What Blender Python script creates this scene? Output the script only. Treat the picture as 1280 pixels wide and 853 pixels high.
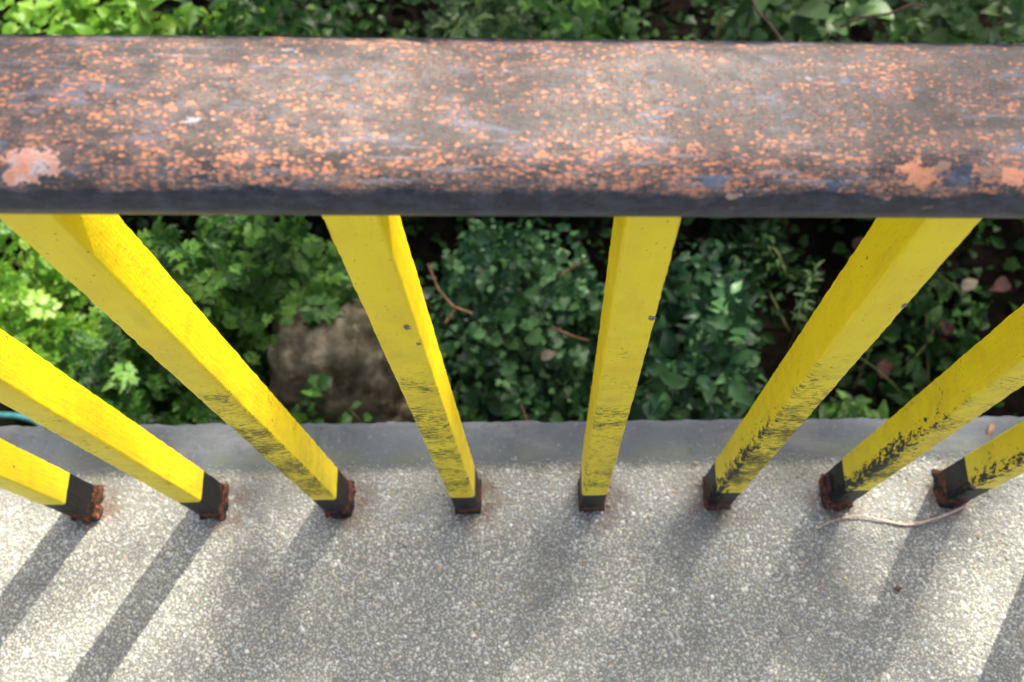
import bpy, bmesh, math, random
import numpy as np
from mathutils import Vector, Matrix, noise
random.seed(11); rng = np.random.default_rng(11)
for o in list(bpy.data.objects): bpy.data.objects.remove(o)
scene = bpy.context.scene
C = scene.collection
rad = math.radians

# ------------------------------------------------------------------ camera
FPX = 1244.0
CAM = np.array([0.0245, -0.2271, 1.1955])
def rotm(p, y, r):
    return (Matrix.Rotation(y, 3, 'Z') @ Matrix.Rotation(p, 3, 'X') @ Matrix.Rotation(r, 3, 'Z'))
MROT = rotm(rad(20.5543), rad(4.5996), rad(-5.5692))
MR = np.array(MROT)
cd = bpy.data.cameras.new('camera'); cam = bpy.data.objects.new('camera', cd); C.objects.link(cam)
cam.matrix_world = Matrix.Translation(Vector(CAM)) @ MROT.to_4x4()
cd.sensor_fit = 'HORIZONTAL'; cd.sensor_width = 23.5; cd.lens = 23.5 * FPX / 1280.0
cd.clip_start = 0.02; cd.clip_end = 500
cd.dof.use_dof = True; cd.dof.focus_distance = 0.70; cd.dof.aperture_fstop = 6.0
scene.camera = cam
def ray(px, py):
    return MR @ np.array([(px - 640) / FPX, -(py - 426.5) / FPX, -1.0])
def at(px, py, z):                       # point where the pixel's ray meets the height z
    v = ray(px, py); t = (z - CAM[2]) / v[2]; return CAM + v * t
def project(P):                          # Nx3 -> px, py, depth
    q = (P - CAM) @ MR
    return 640 + FPX * q[:, 0] / -q[:, 2], 426.5 - FPX * q[:, 1] / -q[:, 2], -q[:, 2]

# ------------------------------------------------------------------ light
AZ, EL = rad(32), rad(52)                # azimuth from +Y (away from camera) towards +X
SUN = np.array([math.sin(AZ) * math.cos(EL), math.cos(AZ) * math.cos(EL), math.sin(EL)])
w = bpy.data.worlds.new('World'); scene.world = w; w.use_nodes = True
nt = w.node_tree; nt.nodes.clear()
sky = nt.nodes.new('ShaderNodeTexSky'); sky.sky_type = 'NISHITA'; sky.sun_disc = False
sky.sun_elevation = EL; sky.sun_rotation = AZ; sky.dust_density = 5.0; sky.ozone_density = 0.4
bg = nt.nodes.new('ShaderNodeBackground'); bg.inputs['Strength'].default_value = 0.15
out = nt.nodes.new('ShaderNodeOutputWorld')
nt.links.new(sky.outputs[0], bg.inputs[0]); nt.links.new(bg.outputs[0], out.inputs[0])
sl = bpy.data.lights.new('sun', 'SUN'); sl.energy = 4.1; sl.angle = rad(0.53); sl.color = (1.0, 0.93, 0.82)
so = bpy.data.objects.new('sun', sl); C.objects.link(so)
so.rotation_euler = Vector(SUN).to_track_quat('Z', 'Y').to_euler(); so.location = (3, 5, 8)
scene.view_settings.view_transform = 'Standard'; scene.view_settings.look = 'None'
scene.view_settings.exposure = 1.08; scene.view_settings.gamma = 1.0
scene.view_settings.use_curve_mapping = False
scene.render.engine = 'CYCLES'

# ------------------------------------------------------------------ helpers
def tag(o, label=None, cat=None, group=None, kind=None):
    if label: o['label'] = label
    if cat: o['category'] = cat
    if group: o['group'] = group
    if kind: o['kind'] = kind
    return o
def link(name, mesh, mat=None, parent=None, loc=None):
    o = bpy.data.objects.new(name, mesh); C.objects.link(o)
    if mat and not mesh.materials: mesh.materials.append(mat)
    if parent: o.parent = parent
    if loc is not None: o.location = loc
    return o
def empty(name, loc=(0, 0, 0)):
    o = bpy.data.objects.new(name, None); C.objects.link(o); o.location = loc; o.empty_display_size = .05
    return o
def mesh_py(name, v, f, smooth=True):
    m = bpy.data.meshes.new(name); m.from_pydata([tuple(p) for p in v], [], f); m.update()
    if smooth: m.polygons.foreach_set('use_smooth', [True] * len(m.polygons))
    return m
def mesh_tris(name, V, F, tint=None, col=None, smooth=True):    # big triangle meshes from numpy
    m = bpy.data.meshes.new(name); n = len(F)
    m.vertices.add(len(V)); m.vertices.foreach_set('co', np.asarray(V, np.float32).ravel())
    m.loops.add(n * 3); m.loops.foreach_set('vertex_index', np.asarray(F, np.int32).ravel())
    m.polygons.add(n); m.polygons.foreach_set('loop_start', np.arange(0, n * 3, 3, dtype=np.int32))
    m.polygons.foreach_set('use_smooth', np.full(n, smooth))
    if tint is not None:
        a = m.attributes.new('tint', 'FLOAT', 'POINT'); a.data.foreach_set('value', np.asarray(tint, np.float32))
    if col is not None:
        a = m.attributes.new('pcol', 'FLOAT_COLOR', 'POINT'); a.data.foreach_set('color', np.asarray(col, np.float32).ravel())
    m.update(calc_edges=True); m.validate()
    return m
def tube(name, pts, radii, mat=None, parent=None, sides=7, jitter=0.0):
    pts = [Vector(p) for p in pts]; v = []; f = []
    up = Vector((0.13, 0.21, 0.97))
    for i, p in enumerate(pts):
        d = (pts[min(i + 1, len(pts) - 1)] - pts[max(i - 1, 0)]).normalized()
        a = d.cross(up)
        if a.length < .05: a = d.cross(Vector((1, 0, 0)))
        a.normalize(); b = d.cross(a)
        r = radii[i] if hasattr(radii, '__len__') else radii
        for k in range(sides):
            t = 2 * math.pi * k / sides
            v.append(p + (a * math.cos(t) + b * math.sin(t)) * r * (1 + jitter * random.uniform(-1, 1)))
    for i in range(len(pts) - 1):
        for k in range(sides):
            k2 = (k + 1) % sides
            f.append((i * sides + k, i * sides + k2, (i + 1) * sides + k2, (i + 1) * sides + k))
    f.append(tuple(range(sides))[::-1]); f.append(tuple((len(pts) - 1) * sides + k for k in range(sides)))
    m = mesh_py(name, v, f)
    return link(name, m, mat, parent) if parent is not None or mat else m
def smooth_path(pts, n=8):                                     # Catmull-Rom
    P = [Vector(p) for p in pts]; P = [P[0] * 2 - P[1]] + P + [P[-1] * 2 - P[-2]]; r = []
    for i in range(1, len(P) - 2):
        for k in range(n):
            t = k / n; a, b, c, d = P[i - 1:i + 3]
            r.append(.5 * (2 * b + (c - a) * t + (2 * a - 5 * b + 4 * c - d) * t * t + (3 * b - a - 3 * c + d) * t ** 3))
    r.append(P[-2]); return r
def nz(x, y=0.0, z=0.0): return noise.noise(Vector((x, y, z)))

# ------------------------------------------------------------------ material helpers
class NT:
    def __init__(s, name):
        s.m = bpy.data.materials.new(name); s.m.use_nodes = True; s.t = s.m.node_tree; s.t.nodes.clear()
        s.out = s.n('ShaderNodeOutputMaterial')
    def n(s, typ, **kw):
        nd = s.t.nodes.new(typ)
        for k, v in kw.items(): setattr(nd, k, v)
        return nd
    def l(s, a, b): s.t.links.new(a, b)
    def put(s, sock, v):
        if isinstance(v, bpy.types.NodeSocket): s.l(v, sock)
        elif v is not None:
            if sock.type == 'RGBA' and len(v) == 3: v = (*v, 1)
            sock.default_value = v
    def math(s, op, a, b=None, c=None, clamp=False):
        nd = s.n('ShaderNodeMath', operation=op, use_clamp=clamp)
        s.put(nd.inputs[0], a); s.put(nd.inputs[1], b)
        if c is not None: s.put(nd.inputs[2], c)
        return nd.outputs[0]
    def mix(s, f, a, b, blend='MIX'):
        nd = s.n('ShaderNodeMix', data_type='RGBA', blend_type=blend)
        s.put(nd.inputs[0], f); s.put(nd.inputs[6], a); s.put(nd.inputs[7], b); return nd.outputs[2]
    def step(s, v, lo, hi, a=0.0, b=1.0):
        nd = s.n('ShaderNodeMapRange', interpolation_type='SMOOTHSTEP')
        s.put(nd.inputs[0], v); s.put(nd.inputs[1], lo); s.put(nd.inputs[2], hi); s.put(nd.inputs[3], a); s.put(nd.inputs[4], b)
        return nd.outputs[0]
    def obj(s): return s.n('ShaderNodeTexCoord').outputs['Object']
    def scale(s, v, sc, loc=(0, 0, 0)):
        nd = s.n('ShaderNodeMapping'); s.put(nd.inputs['Vector'], v); nd.inputs['Scale'].default_value = sc
        if isinstance(loc, bpy.types.NodeSocket): s.l(loc, nd.inputs['Location'])
        else: nd.inputs['Location'].default_value = loc
        return nd.outputs[0]
    def noise(s, v, sc, det=3.0, rough=.5, dist=0.0):
        nd = s.n('ShaderNodeTexNoise'); s.put(nd.inputs['Vector'], v); s.put(nd.inputs['Scale'], sc)
        s.put(nd.inputs['Detail'], det); s.put(nd.inputs['Roughness'], rough); s.put(nd.inputs['Distortion'], dist)
        return nd.outputs['Fac']
    def vor(s, v, sc, feature='F1'):
        nd = s.n('ShaderNodeTexVoronoi', feature=feature); s.put(nd.inputs['Vector'], v); s.put(nd.inputs['Scale'], sc); return nd
    def sep(s, v):
        nd = s.n('ShaderNodeSeparateXYZ'); s.put(nd.inputs[0], v); return nd.outputs
    def ramp(s, f, stops):
        nd = s.n('ShaderNodeValToRGB'); s.put(nd.inputs[0], f); e = nd.color_ramp.elements
        while len(e) < len(stops): e.new(.5)
        for q, (p, c) in zip(e, stops): q.position = p; q.color = (*c, 1)
        return nd.outputs[0]
    def bump(s, h, strength, dist, normal=None):
        nd = s.n('ShaderNodeBump'); s.put(nd.inputs['Height'], h); nd.inputs['Strength'].default_value = strength
        nd.inputs['Distance'].default_value = dist
        if normal is not None: s.l(normal, nd.inputs['Normal'])
        return nd.outputs[0]
    def bsdf(s, col, rough, normal=None, spec=None, metal=None):
        nd = s.n('ShaderNodeBsdfPrincipled'); s.put(nd.inputs['Base Color'], col); s.put(nd.inputs['Roughness'], rough)
        if normal is not None: s.l(normal, nd.inputs['Normal'])
        if spec is not None: s.put(nd.inputs['Specular IOR Level'], spec)
        if metal is not None: s.put(nd.inputs['Metallic'], metal)
        return nd.outputs[0]
    def done(s, sh): s.l(sh, s.out.inputs['Surface']); return s.m

def mat_yellow():
    T = NT('yellow_paint'); co = T.obj(); x, y, z = T.sep(co)
    rnd = T.n('ShaderNodeObjectInfo').outputs['Random']
    seed = T.n('ShaderNodeCombineXYZ'); T.l(T.math('MULTIPLY', rnd, 37.0), seed.inputs[0]); T.l(T.math('MULTIPLY', rnd, 11.0), seed.inputs[1])
    va = T.n('ShaderNodeVectorMath', operation='ADD'); T.l(co, va.inputs[0]); T.l(seed.outputs[0], va.inputs[1]); v = va.outputs[0]
    chip = T.n('ShaderNodeAttribute', attribute_type='OBJECT', attribute_name='chip').outputs['Fac']
    dirt = T.n('ShaderNodeAttribute', attribute_type='OBJECT', attribute_name='dirt').outputs['Fac']
    side = T.n('ShaderNodeAttribute', attribute_type='OBJECT', attribute_name='chip_side').outputs['Fac']
    base = T.mix(T.step(T.noise(v, 22, 4), .35, .7), (.92, .705, .012), (.86, .63, .013))
    base = T.mix(T.step(T.noise(T.scale(v, (1, 1, .25)), 90, 3), .5, .8, 0, .5), base, (.74, .54, .02))
    # hatch-like grime: short dashes across the bar, thicker low down
    low = T.step(z, .72, .36)
    low = T.math('MULTIPLY', low, T.step(z, .09, .15, .5, 1))
    n1 = T.noise(T.scale(v, (170, 170, 640)), 1, 4, .65)
    n2 = T.noise(v, 28, 3)
    low = T.math('MULTIPLY', low, T.step(y, -.0180, -.0150, 1, .5))
    g = T.math('ADD', n1, T.math('MULTIPLY', T.math('SUBTRACT', n2, .5), .55))
    thr = T.math('SUBTRACT', .80, T.math('MULTIPLY', T.math('MULTIPLY', low, dirt), .335))
    gm = T.step(g, thr, T.math('ADD', thr, .07))
    col = T.mix(T.math('MULTIPLY', gm, .88), base, (.055, .05, .03))
    haze = T.math('MULTIPLY', T.step(T.noise(T.scale(v, (1, 1, 1.6)), 45, 3), .42, .75, 0, .4), low)
    col = T.mix(T.math('MULTIPLY', haze, dirt), col, (.30, .23, .04))
    # tiny specks everywhere
    sp = T.step(T.noise(v, 420, 2), .70, .74, 0, .75); col = T.mix(sp, col, (.16, .11, .02))
    # flaked-off chips along one arris
    ex = T.math('ABSOLUTE', T.math('SUBTRACT', x, T.math('MULTIPLY', side, .0135)))
    ey = T.math('ABSOLUTE', T.math('ADD', y, .0165))
    ed = T.math('ADD', ex, ey)
    near = T.step(ed, .024, .001)
    cl = T.math('MULTIPLY', T.step(z, .56, .20), near)
    c1 = T.math('ADD', T.noise(T.scale(v, (150, 150, 75)), 1, 6, .7, .5), T.math('MULTIPLY', T.math('MULTIPLY', cl, chip), .22))
    cm = T.step(c1, .695, .712)
    col = T.mix(cm, col, T.mix(T.noise(v, 120, 2), (.03, .03, .028), (.085, .075, .06)))
    # black painted foot and rust at the weld
    zz = T.math('ADD', z, T.math('MULTIPLY', T.math('SUBTRACT', T.noise(v, 90, 3), .5), .0035))
    foot = T.step(zz, .0896, .0888)
    bl = T.mix(T.noise(v, 150, 3), (.007, .007, .008), (.020, .020, .020))
    col = T.mix(foot, col, bl)
    zr = T.math('ADD', z, T.math('MULTIPLY', T.math('SUBTRACT', T.noise(v, 75, 4, .6), .5), .085))
    rust = T.step(zr, .024, .018)
    rc = T.ramp(T.noise(v, 190, 4, .65), [(.30, (.035, .018, .012)), (.48, (.10, .045, .026)), (.62, (.25, .08, .032)), (.78, (.50, .15, .05))])
    col = T.mix(rust, col, rc)
    h = T.math('ADD', T.math('MULTIPLY', T.noise(T.scale(v, (1, 1, 1.8)), 330, 4, .6), .8), T.math('MULTIPLY', T.noise(T.scale(v, (1, 1, .5)), 75, 3), 1.3))
    h = T.math('ADD', h, T.math('MULTIPLY', T.noise(T.scale(v, (1, 1, .07)), 420, 3), .7))
    h = T.math('SUBTRACT', h, T.math('MULTIPLY', cm, 1.6))
    h = T.math('ADD', h, T.math('MULTIPLY', rust, T.noise(v, 260, 4, .7)))
    rough = T.math('ADD', T.math('MULTIPLY', T.math('MAXIMUM', T.math('MAXIMUM', gm, cm), rust), .35), .42)
    return T.done(T.bsdf(col, rough, T.bump(h, .8, .0012), T.step(foot, 0., 1., .30, .12)))

def mat_rust():
    T = NT('rusty_weld'); v = T.obj()
    g = T.n('ShaderNodeNewGeometry').outputs['Position']
    col = T.ramp(T.noise(g, 210, 5, .65), [(.30, (.02, .012, .010)), (.45, (.055, .027, .019)), (.60, (.16, .06, .030)), (.70, (.60, .17, .055))])
    col = T.mix(T.step(T.noise(g, 45, 4), .46, .60), col, (.018, .015, .015))
    return T.done(T.bsdf(col, .85, T.bump(T.noise(g, 420, 4, .7), .7, .0016), .3))

def mat_rail():
    T = NT('worn_black_handrail_paint'); co = T.obj(); x, y, z = T.sep(co)
    st = T.scale(co, (.55, 1, 1))
    fine = T.noise(T.scale(co, (.72, 1, 1)), 800, 3, .65)
    mid = T.noise(st, 120, 4, .6)
    big = T.noise(T.scale(co, (.45, 1.3, 1.3)), 30, 3)
    # where hands have worn the paint: the top, ending raggedly on the rounded flanks
    edge = T.math('ADD', z, T.math('MULTIPLY', T.math('SUBTRACT', T.noise(T.scale(co, (.5, 1, 1)), 110, 4, .65), .5), .0110))
    edge = T.math('ADD', edge, T.math('MULTIPLY', T.math('SUBTRACT', T.noise(co, 14, 2), .5), .004))
    worn = T.step(edge, T.step(y, -.02, .03, .0100, .0158), T.step(y, -.02, .03, .0130, .0186))
    black = T.mix(T.step(T.noise(st, 200, 5, .7), .38, .68), (.006, .008, .016), (.036, .042, .064))
    grain = T.noise(T.scale(co, (.8, 1, 1)), 900, 3, .6)
    blue = T.mix(grain, (.06, .068, .09), (.20, .215, .26))
    brown = T.mix(T.step(mid, .35, .65), (.062, .052, .046), (.155, .125, .106))
    brown = T.mix(T.step(grain, .48, .60, 0, .7), brown, (.035, .031, .029))
    orange = T.mix(T.noise(co, 480, 2), (.38, .135, .06), (.68, .30, .16))
    under = T.mix(T.step(T.noise(T.scale(co, (.35, 1, 1)), 85, 5, .65), .54, .66), brown, blue)
    under = T.mix(T.step(T.noise(T.scale(co, (.30, 1, 1), (3, 1, 2)), 150, 5, .7), .56, .66, 0, .85), under, black)
    def dots(sc, off, rmax):                           # round flecks where paint has chipped, size varying with the wear
        vo = T.vor(T.scale(co, (.46, 1, 1), off), sc); rc = T.n('ShaderNodeSeparateColor'); T.l(vo.outputs['Color'], rc.inputs[0])
        ra = T.math('ADD', T.math('MULTIPLY', rc.outputs[0], rmax), T.math('MULTIPLY', T.math('SUBTRACT', big, .51), .55))
        ra = T.math('ADD', ra, T.math('MULTIPLY', T.math('SUBTRACT', mid, .5), .9)); ra = T.math('ADD', ra, T.step(y, -.006, -.034, -.055, .03))
        dd = T.math('ADD', vo.outputs['Distance'], T.math('MULTIPLY', T.math('SUBTRACT', fine, .5), 1.5))
        return T.step(T.math('SUBTRACT', dd, ra), .10, -.10)
    d1 = dots(640, (0, 0, 0), .52); d2 = dots(980, (3, 1, 2), .62); dens = T.math('MAXIMUM', d1, d2)
    col = T.mix(T.math('MULTIPLY', d2, .62), under, (.30, .14, .09))
    col = T.mix(T.math('MULTIPLY', d1, .92), col, orange)
    pale = T.step(T.noise(T.scale(co, (.35, 1, 1), (7, 3, 1)), 130, 5, .7), .66, .70, 0, .8)
    col = T.mix(pale, col, (.40, .40, .42))
    col = T.mix(worn, black, col)
    scr = T.math('MULTIPLY', T.step(T.noise(T.scale(co, (.06, 1, 1), (0, 5, 0)), 420, 3, .6), .56, .66, 0, .6), T.step(T.noise(T.scale(co, (.3, 1, 1), (5, 5, 0)), 28, 2), .42, .6))
    col = T.mix(T.math('MULTIPLY', scr, worn), col, (.24, .245, .27))
    stray = T.math('MULTIPLY', T.step(T.noise(T.scale(co, (.6, 1, 1), (1, 9, 4)), 170, 3), .70, .73, 0, .8), T.step(z, .000, .008))
    col = T.mix(stray, col, orange)
    # larger flaked patches, each with its own place and ragged outline
    wob = T.n('ShaderNodeTexNoise'); T.l(co, wob.inputs['Vector']); wob.inputs['Scale'].default_value = 150; wob.inputs['Detail'].default_value = 6; wob.inputs['Roughness'].default_value = .65
    for (cx, cy, cz, r, c1, c2) in PATCHES:
        vm = T.n('ShaderNodeVectorMath', operation='DISTANCE')
        T.l(T.scale(co, (.62, 1, 1)), vm.inputs[0]); vm.inputs[1].default_value = (cx * .62, cy, cz)
        d = T.math('ADD', vm.outputs['Value'], T.math('MULTIPLY', T.math('SUBTRACT', wob.outputs['Fac'], .5), r * 3.6))
        col = T.mix(T.step(d, r, r * .86), col, T.mix(T.step(T.noise(co, 150, 3), .45, .6), c1, c2))
    h = T.math('ADD', T.math('MULTIPLY', dens, -.6), T.math('MULTIPLY', mid, .7))
    rough = T.math('ADD', .36, T.math('MULTIPLY', worn, .14))
    return T.done(T.bsdf(col, rough, T.bump(h, .8, .0008), .42))

def mat_pebble(sheet):
    T = NT('washed_aggregate_sheet' if sheet else 'washed_aggregate_pebbles')
    pos = T.n('ShaderNodeNewGeometry').outputs['Position']
    if sheet:
        vo = T.vor(pos, 300)
        cr = T.n('ShaderNodeSeparateColor'); T.l(vo.outputs['Color'], cr.inputs[0])
        col = T.ramp(cr.outputs[0], [(0, (.07, .07, .065)), (.3, (.19, .19, .17)), (.6, (.33, .33, .30)), (.9, (.52, .52, .48))])
        yy = T.sep(pos)[1]
        inside = T.math('MULTIPLY', T.step(yy, -.44, -.42), T.step(T.math('ABSOLUTE', T.sep(pos)[0]), .99, .97))
        mort = T.mix(T.noise(pos, 240, 3), (.145, .147, .128), (.25, .25, .22))
        col = T.mix(inside, col, mort)
        nrm = T.bump(vo.outputs['Distance'], .6, .0012)
    else:
        col = T.n('ShaderNodeAttribute', attribute_name='pcol').outputs['Color']; nrm = T.bump(T.noise(pos, 900, 2), .3, .0006)
    st = T.noise(pos, 7.5, 6, .65, .4)
    col = T.mix(T.step(st, .47, .70, 0, .50), col, (.10, .105, .105), 'MIX')  # random grime blotches, deepened to paint in soft shade smudges too
    grn = T.math('MULTIPLY', T.step(T.sep(pos)[1], -.02, .060), T.step(T.noise(pos, 16, 3), .38, .66, 0, .62))
    col = T.mix(grn, col, (.13, .135, .090))
    col = T.mix(T.math('MULTIPLY', T.step(T.math('ADD', T.sep(pos)[1], T.math('MULTIPLY', T.noise(pos, 60, 3), .012)), .052, .067), .95 if sheet else .6), col, (.066, .076, .078))
    sp = None
    for k in FOOT_X:                                   # rust bleeding out of each weld
        vm = T.n('ShaderNodeVectorMath', operation='DISTANCE'); T.l(pos, vm.inputs[0]); vm.inputs[1].default_value = (k + (.012 if k < .1 else -.004), .012, 0)
        d = T.step(vm.outputs['Value'], .046, .012)
        sp = d if sp is None else T.math('MAXIMUM', sp, d)
    sp = T.math('MULTIPLY', sp, T.step(T.noise(pos, 55, 4), .30, .66, 0, .85))
    col = T.mix(T.math('MULTIPLY', sp, .9), col, (.15, .088, .055))
    return T.done(T.bsdf(col, .75, nrm, .4))

def mat_coping():
    T = NT('smooth_cement'); pos = T.n('ShaderNodeNewGeometry').outputs['Position']; x, y, z = T.sep(pos)
    col = T.mix(T.noise(pos, 18, 5, .6), (.055, .065, .077), (.098, .110, .124))
    col = T.mix(T.step(T.noise(pos, 160, 3), .60, .72, 0, .6), col, (.15, .16, .17))
    col = T.mix(T.step(T.noise(pos, 90, 4, .7), .62, .70, 0, .7), col, (.055, .06, .07))
    g = T.math('MULTIPLY', T.step(y, .094, .064), T.step(T.noise(pos, 22, 4), .30, .62, 0, .75))
    col = T.mix(g, col, (.10, .115, .085))
    col = T.mix(T.step(T.noise(T.scale(pos, (.6, 1.6, 1)), 11, 6, .7), .46, .70, 0, .75), col, (.15, .155, .15))
    col = T.mix(T.step(T.noise(T.scale(pos, (1, .5, 1), (3, 1, 0)), 26, 5, .7), .58, .72, 0, .7), col, (.05, .058, .045))
    h = T.math('ADD', T.noise(pos, 120, 5, .65), T.math('MULTIPLY', T.noise(pos, 700, 2), .4))
    return T.done(T.bsdf(col, .72, T.bump(h, .5, .0016), .25))

def mat_wall():
    T = NT('damp_concrete'); pos = T.n('ShaderNodeNewGeometry').outputs['Position']
    col = T.mix(T.noise(T.scale(pos, (1, 1, .4)), 9, 6, .6), (.12, .12, .11), (.26, .26, .24))
    col = T.mix(T.step(T.noise(pos, 5, 4), .45, .7, 0, .8), col, (.06, .075, .04))
    return T.done(T.bsdf(col, .85, T.bump(T.noise(pos, 90, 5), .5, .003)))

def mat_soil():
    T = NT('dark_soil'); pos = T.n('ShaderNodeNewGeometry').outputs['Position']
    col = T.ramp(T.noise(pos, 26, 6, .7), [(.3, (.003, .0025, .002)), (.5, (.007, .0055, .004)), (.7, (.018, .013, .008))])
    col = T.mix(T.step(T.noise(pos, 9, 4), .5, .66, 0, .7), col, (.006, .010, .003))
    return T.done(T.bsdf(col, .92, T.bump(T.noise(pos, 60, 6, .7), .8, .02), .04))

def mat_leaf(name, c0, c1, c2, rough=.38, spec=.5, trans=.28):
    T = NT(name); pos = T.n('ShaderNodeNewGeometry').outputs['Position']
    t = T.n('ShaderNodeAttribute', attribute_name='tint').outputs['Fac']
    tt = T.math('ADD', t, T.math('MULTIPLY', T.math('SUBTRACT', T.noise(pos, 40, 2), .5), .5), clamp=True)
    col = T.ramp(tt, [(0.05, c0), (.5, c1), (.95, c2)])
    col = T.mix(T.step(T.noise(pos, 120, 3), .62, .74, 0, .4), col, tuple(.7 * a + b for a, b in zip(c1, (.035, .03, .0))))
    sh = T.bsdf(col, rough, T.bump(T.noise(pos, 170, 3), .35, .003), spec)
    tr = T.n('ShaderNodeBsdfTranslucent'); T.l(T.mix(.45, col, tuple(min(1, 1.9 * a) for a in c2)), tr.inputs[0])
    ms = T.n('ShaderNodeMixShader'); ms.inputs[0].default_value = trans
    T.l(sh, ms.inputs[1]); T.l(tr.outputs[0], ms.inputs[2]); return T.done(ms.outputs[0])

def mat_noise(name, a, b, sc=40, rough=.8, bs=.4, bd=.003, spec=.3):
    T = NT(name); pos = T.n('ShaderNodeNewGeometry').outputs['Position']
    n = T.noise(pos, sc, 5, .6)
    return T.done(T.bsdf(T.mix(T.step(n, .3, .7), a, b), rough, T.bump(T.noise(pos, sc * 2.5, 4, .6), bs, bd), spec))

# ------------------------------------------------------------------ setting: pavement, ground, retaining wall
S = 0.15
DX = {0: -.0082, 1: -.0026, 2: .0013, 3: .0080, 4: .0072, 5: .0077, 6: .0004, 7: -.0138}
KS = list(range(-7, 15))
BX = {k: (k - 3.5) * S + DX.get(k, -.008 if k > 7 else -.006) for k in KS}
FOOT_X = [BX[k] for k in range(0, 8)]
BW, BD = .0285, .0375
EDGE = lambda x: .1145 - .0105 * x                     # outer edge of the wall's coping

def seam(x): return .060 + .0045 * nz(x * 14, 2.2) + .0025 * nz(x * 55, 7.7)
# pavement: the mortar sheet, to the seam with the coping and far behind the camera
xs = np.concatenate([np.linspace(-40, -2, 12), np.arange(-1.98, 1.99, .01), np.linspace(2, 40, 12)])
V = []; F = []
ysq = [-60, -3, -1, -.45, -.2, -.05]
for x in xs:
    for y in ysq: V.append((x, y, 0))
    V.append((x, seam(x) + .004, 0)); V.append((x, seam(x) + .006, -.012))
nr = len(ysq) + 2
for i in range(len(xs) - 1):
    for j in range(nr - 1): F.append((i * nr + j, (i + 1) * nr + j, (i + 1) * nr + j + 1, i * nr + j + 1))
pave = tag(link('pavement', mesh_py('pavement', V, F), mat_pebble(True)), kind='structure')

# the washed pebbles themselves, a few millimetres each
sp = .0024
gx, gy = np.meshgrid(np.arange(-.98, .98, sp), np.arange(-.43, .068, sp * .9))
gx = gx + (np.arange(gx.shape[0]) % 2)[:, None] * sp / 2
px = (gx + rng.uniform(-.75, .75, gx.shape) * sp).ravel(); py = (gy + rng.uniform(-.75, .75, gx.shape) * sp).ravel()
lim = np.array([seam(x) for x in np.linspace(-1, 1, 800)])
keep = py < np.interp(px, np.linspace(-1, 1, 800), lim) + np.minimum(rng.normal(-.001, .0045, px.shape), .006)
keep &= rng.random(px.shape) < .93
for k in FOOT_X: keep &= ~((np.abs(px - k) < BW / 2) & (py > 0) & (py < BD))
px, py = px[keep], py[keep]
ex = rng.uniform(-.95, .95, 70); ey = rng.uniform(.064, .098, 70)                # loose grains on the coping
px = np.concatenate([px, ex]); py = np.concatenate([py, ey]); npb = len(px)
rr = np.clip(rng.lognormal(math.log(.00118), .38, npb), .0008, .0034); rr[-70:] *= .55
hh = rr * rng.uniform(.35, .85, npb)
ang = rng.uniform(0, 6.28, npb); el = rng.uniform(.65, 1.0, npb)
base = np.array([(math.cos(a), math.sin(a), -.15) for a in np.arange(6) * math.pi / 3] + [(.55 * math.cos(a + .5), .55 * math.sin(a + .5), .8) for a in np.arange(6) * math.pi / 3] + [(0, 0, 1.0)])
PV = np.repeat(base[None], npb, 0) * (1 + rng.normal(0, .10, (npb, 13, 1)))
PV = PV * np.stack([rr, rr * el, hh], 1)[:, None, :]
ca, sa = np.cos(ang)[:, None], np.sin(ang)[:, None]
X = PV[..., 0] * ca - PV[..., 1] * sa + px[:, None]; Y = PV[..., 0] * sa + PV[..., 1] * ca + py[:, None]
z0 = rng.normal(-.0001, .00025, npb); z0[-70:] = -.0010
PV = np.stack([X, Y, PV[..., 2] + z0[:, None]], -1).reshape(-1, 3)
tf = []
for i in range(6):
    j = (i + 1) % 6; tf += [(i, j, 6 + i), (j, 6 + j, 6 + i), (6 + i, 6 + j, 12)]
PF = (np.array(tf)[None] + (np.arange(npb) * 13)[:, None, None]).reshape(-1, 3)
pal = np.array([(.36, .355, .32), (.44, .435, .40), (.54, .535, .495), (.27, .268, .245), (.17, .17, .165), (.42, .37, .28), (.34, .37, .40), (.78, .78, .75), (.40, .20, .12)])
pc = pal[rng.choice(9, npb, p=[.33, .27, .09, .14, .04, .065, .055, .006, .004])] * rng.uniform(.82, 1.15, (npb, 1))
pc = np.clip(pc * np.array([1.22, 1.23, 1.15]), 0, .88); pc = np.concatenate([pc, np.ones((npb, 1))], 1)
peb = link('pebble_aggregate', mesh_tris('pebble_aggregate', PV, PF, col=np.repeat(pc, 13, 0)), mat_pebble(False), pave)
tag(peb, 'fine grey and white washed pebbles set in the pavement', kind='stuff')

# retaining wall with a smooth cement coping
wall = tag(empty('retaining_wall', (0, .07, -1.2)), 'concrete retaining wall with smooth grey cement coping at the pavement edge', 'wall')
prof = [(-.045, -.0016), (-.02, -.0013), (0, -.0012), (.012, -.0012)]
for a in range(0, 91, 15): prof.append((.019 + .007 * math.sin(rad(a)), -.0012 - .007 + .007 * math.cos(rad(a))))
prof += [(.026, -.03), (.026, -.09), (-.05, -.09)]
xs2 = np.arange(-3.0, 3.001, .006); V = []; F = []; npf = len(prof)
for x in xs2:
    for j, (q, zz) in enumerate(prof):
        e = EDGE(x) - .026; wob = (.0020 * nz(x * 30, j * .2) + .0020 * nz(x * 110, j * .3) - .006 * max(0, nz(x * 13, j * .1, 4) - .38)) if j > 2 else 0
        V.append((x, e + q + wob - .07, zz + .0007 * nz(x * 60, q * 90, 5) + (wob * .5 if j > 3 else 0) + 1.2))
for i in range(len(xs2) - 1):
    for j in range(npf - 1): F.append((i * npf + j, (i + 1) * npf + j, (i + 1) * npf + j + 1, i * npf + j + 1))
link('coping', mesh_py('coping', V, F), mat_coping(), wall)
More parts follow.
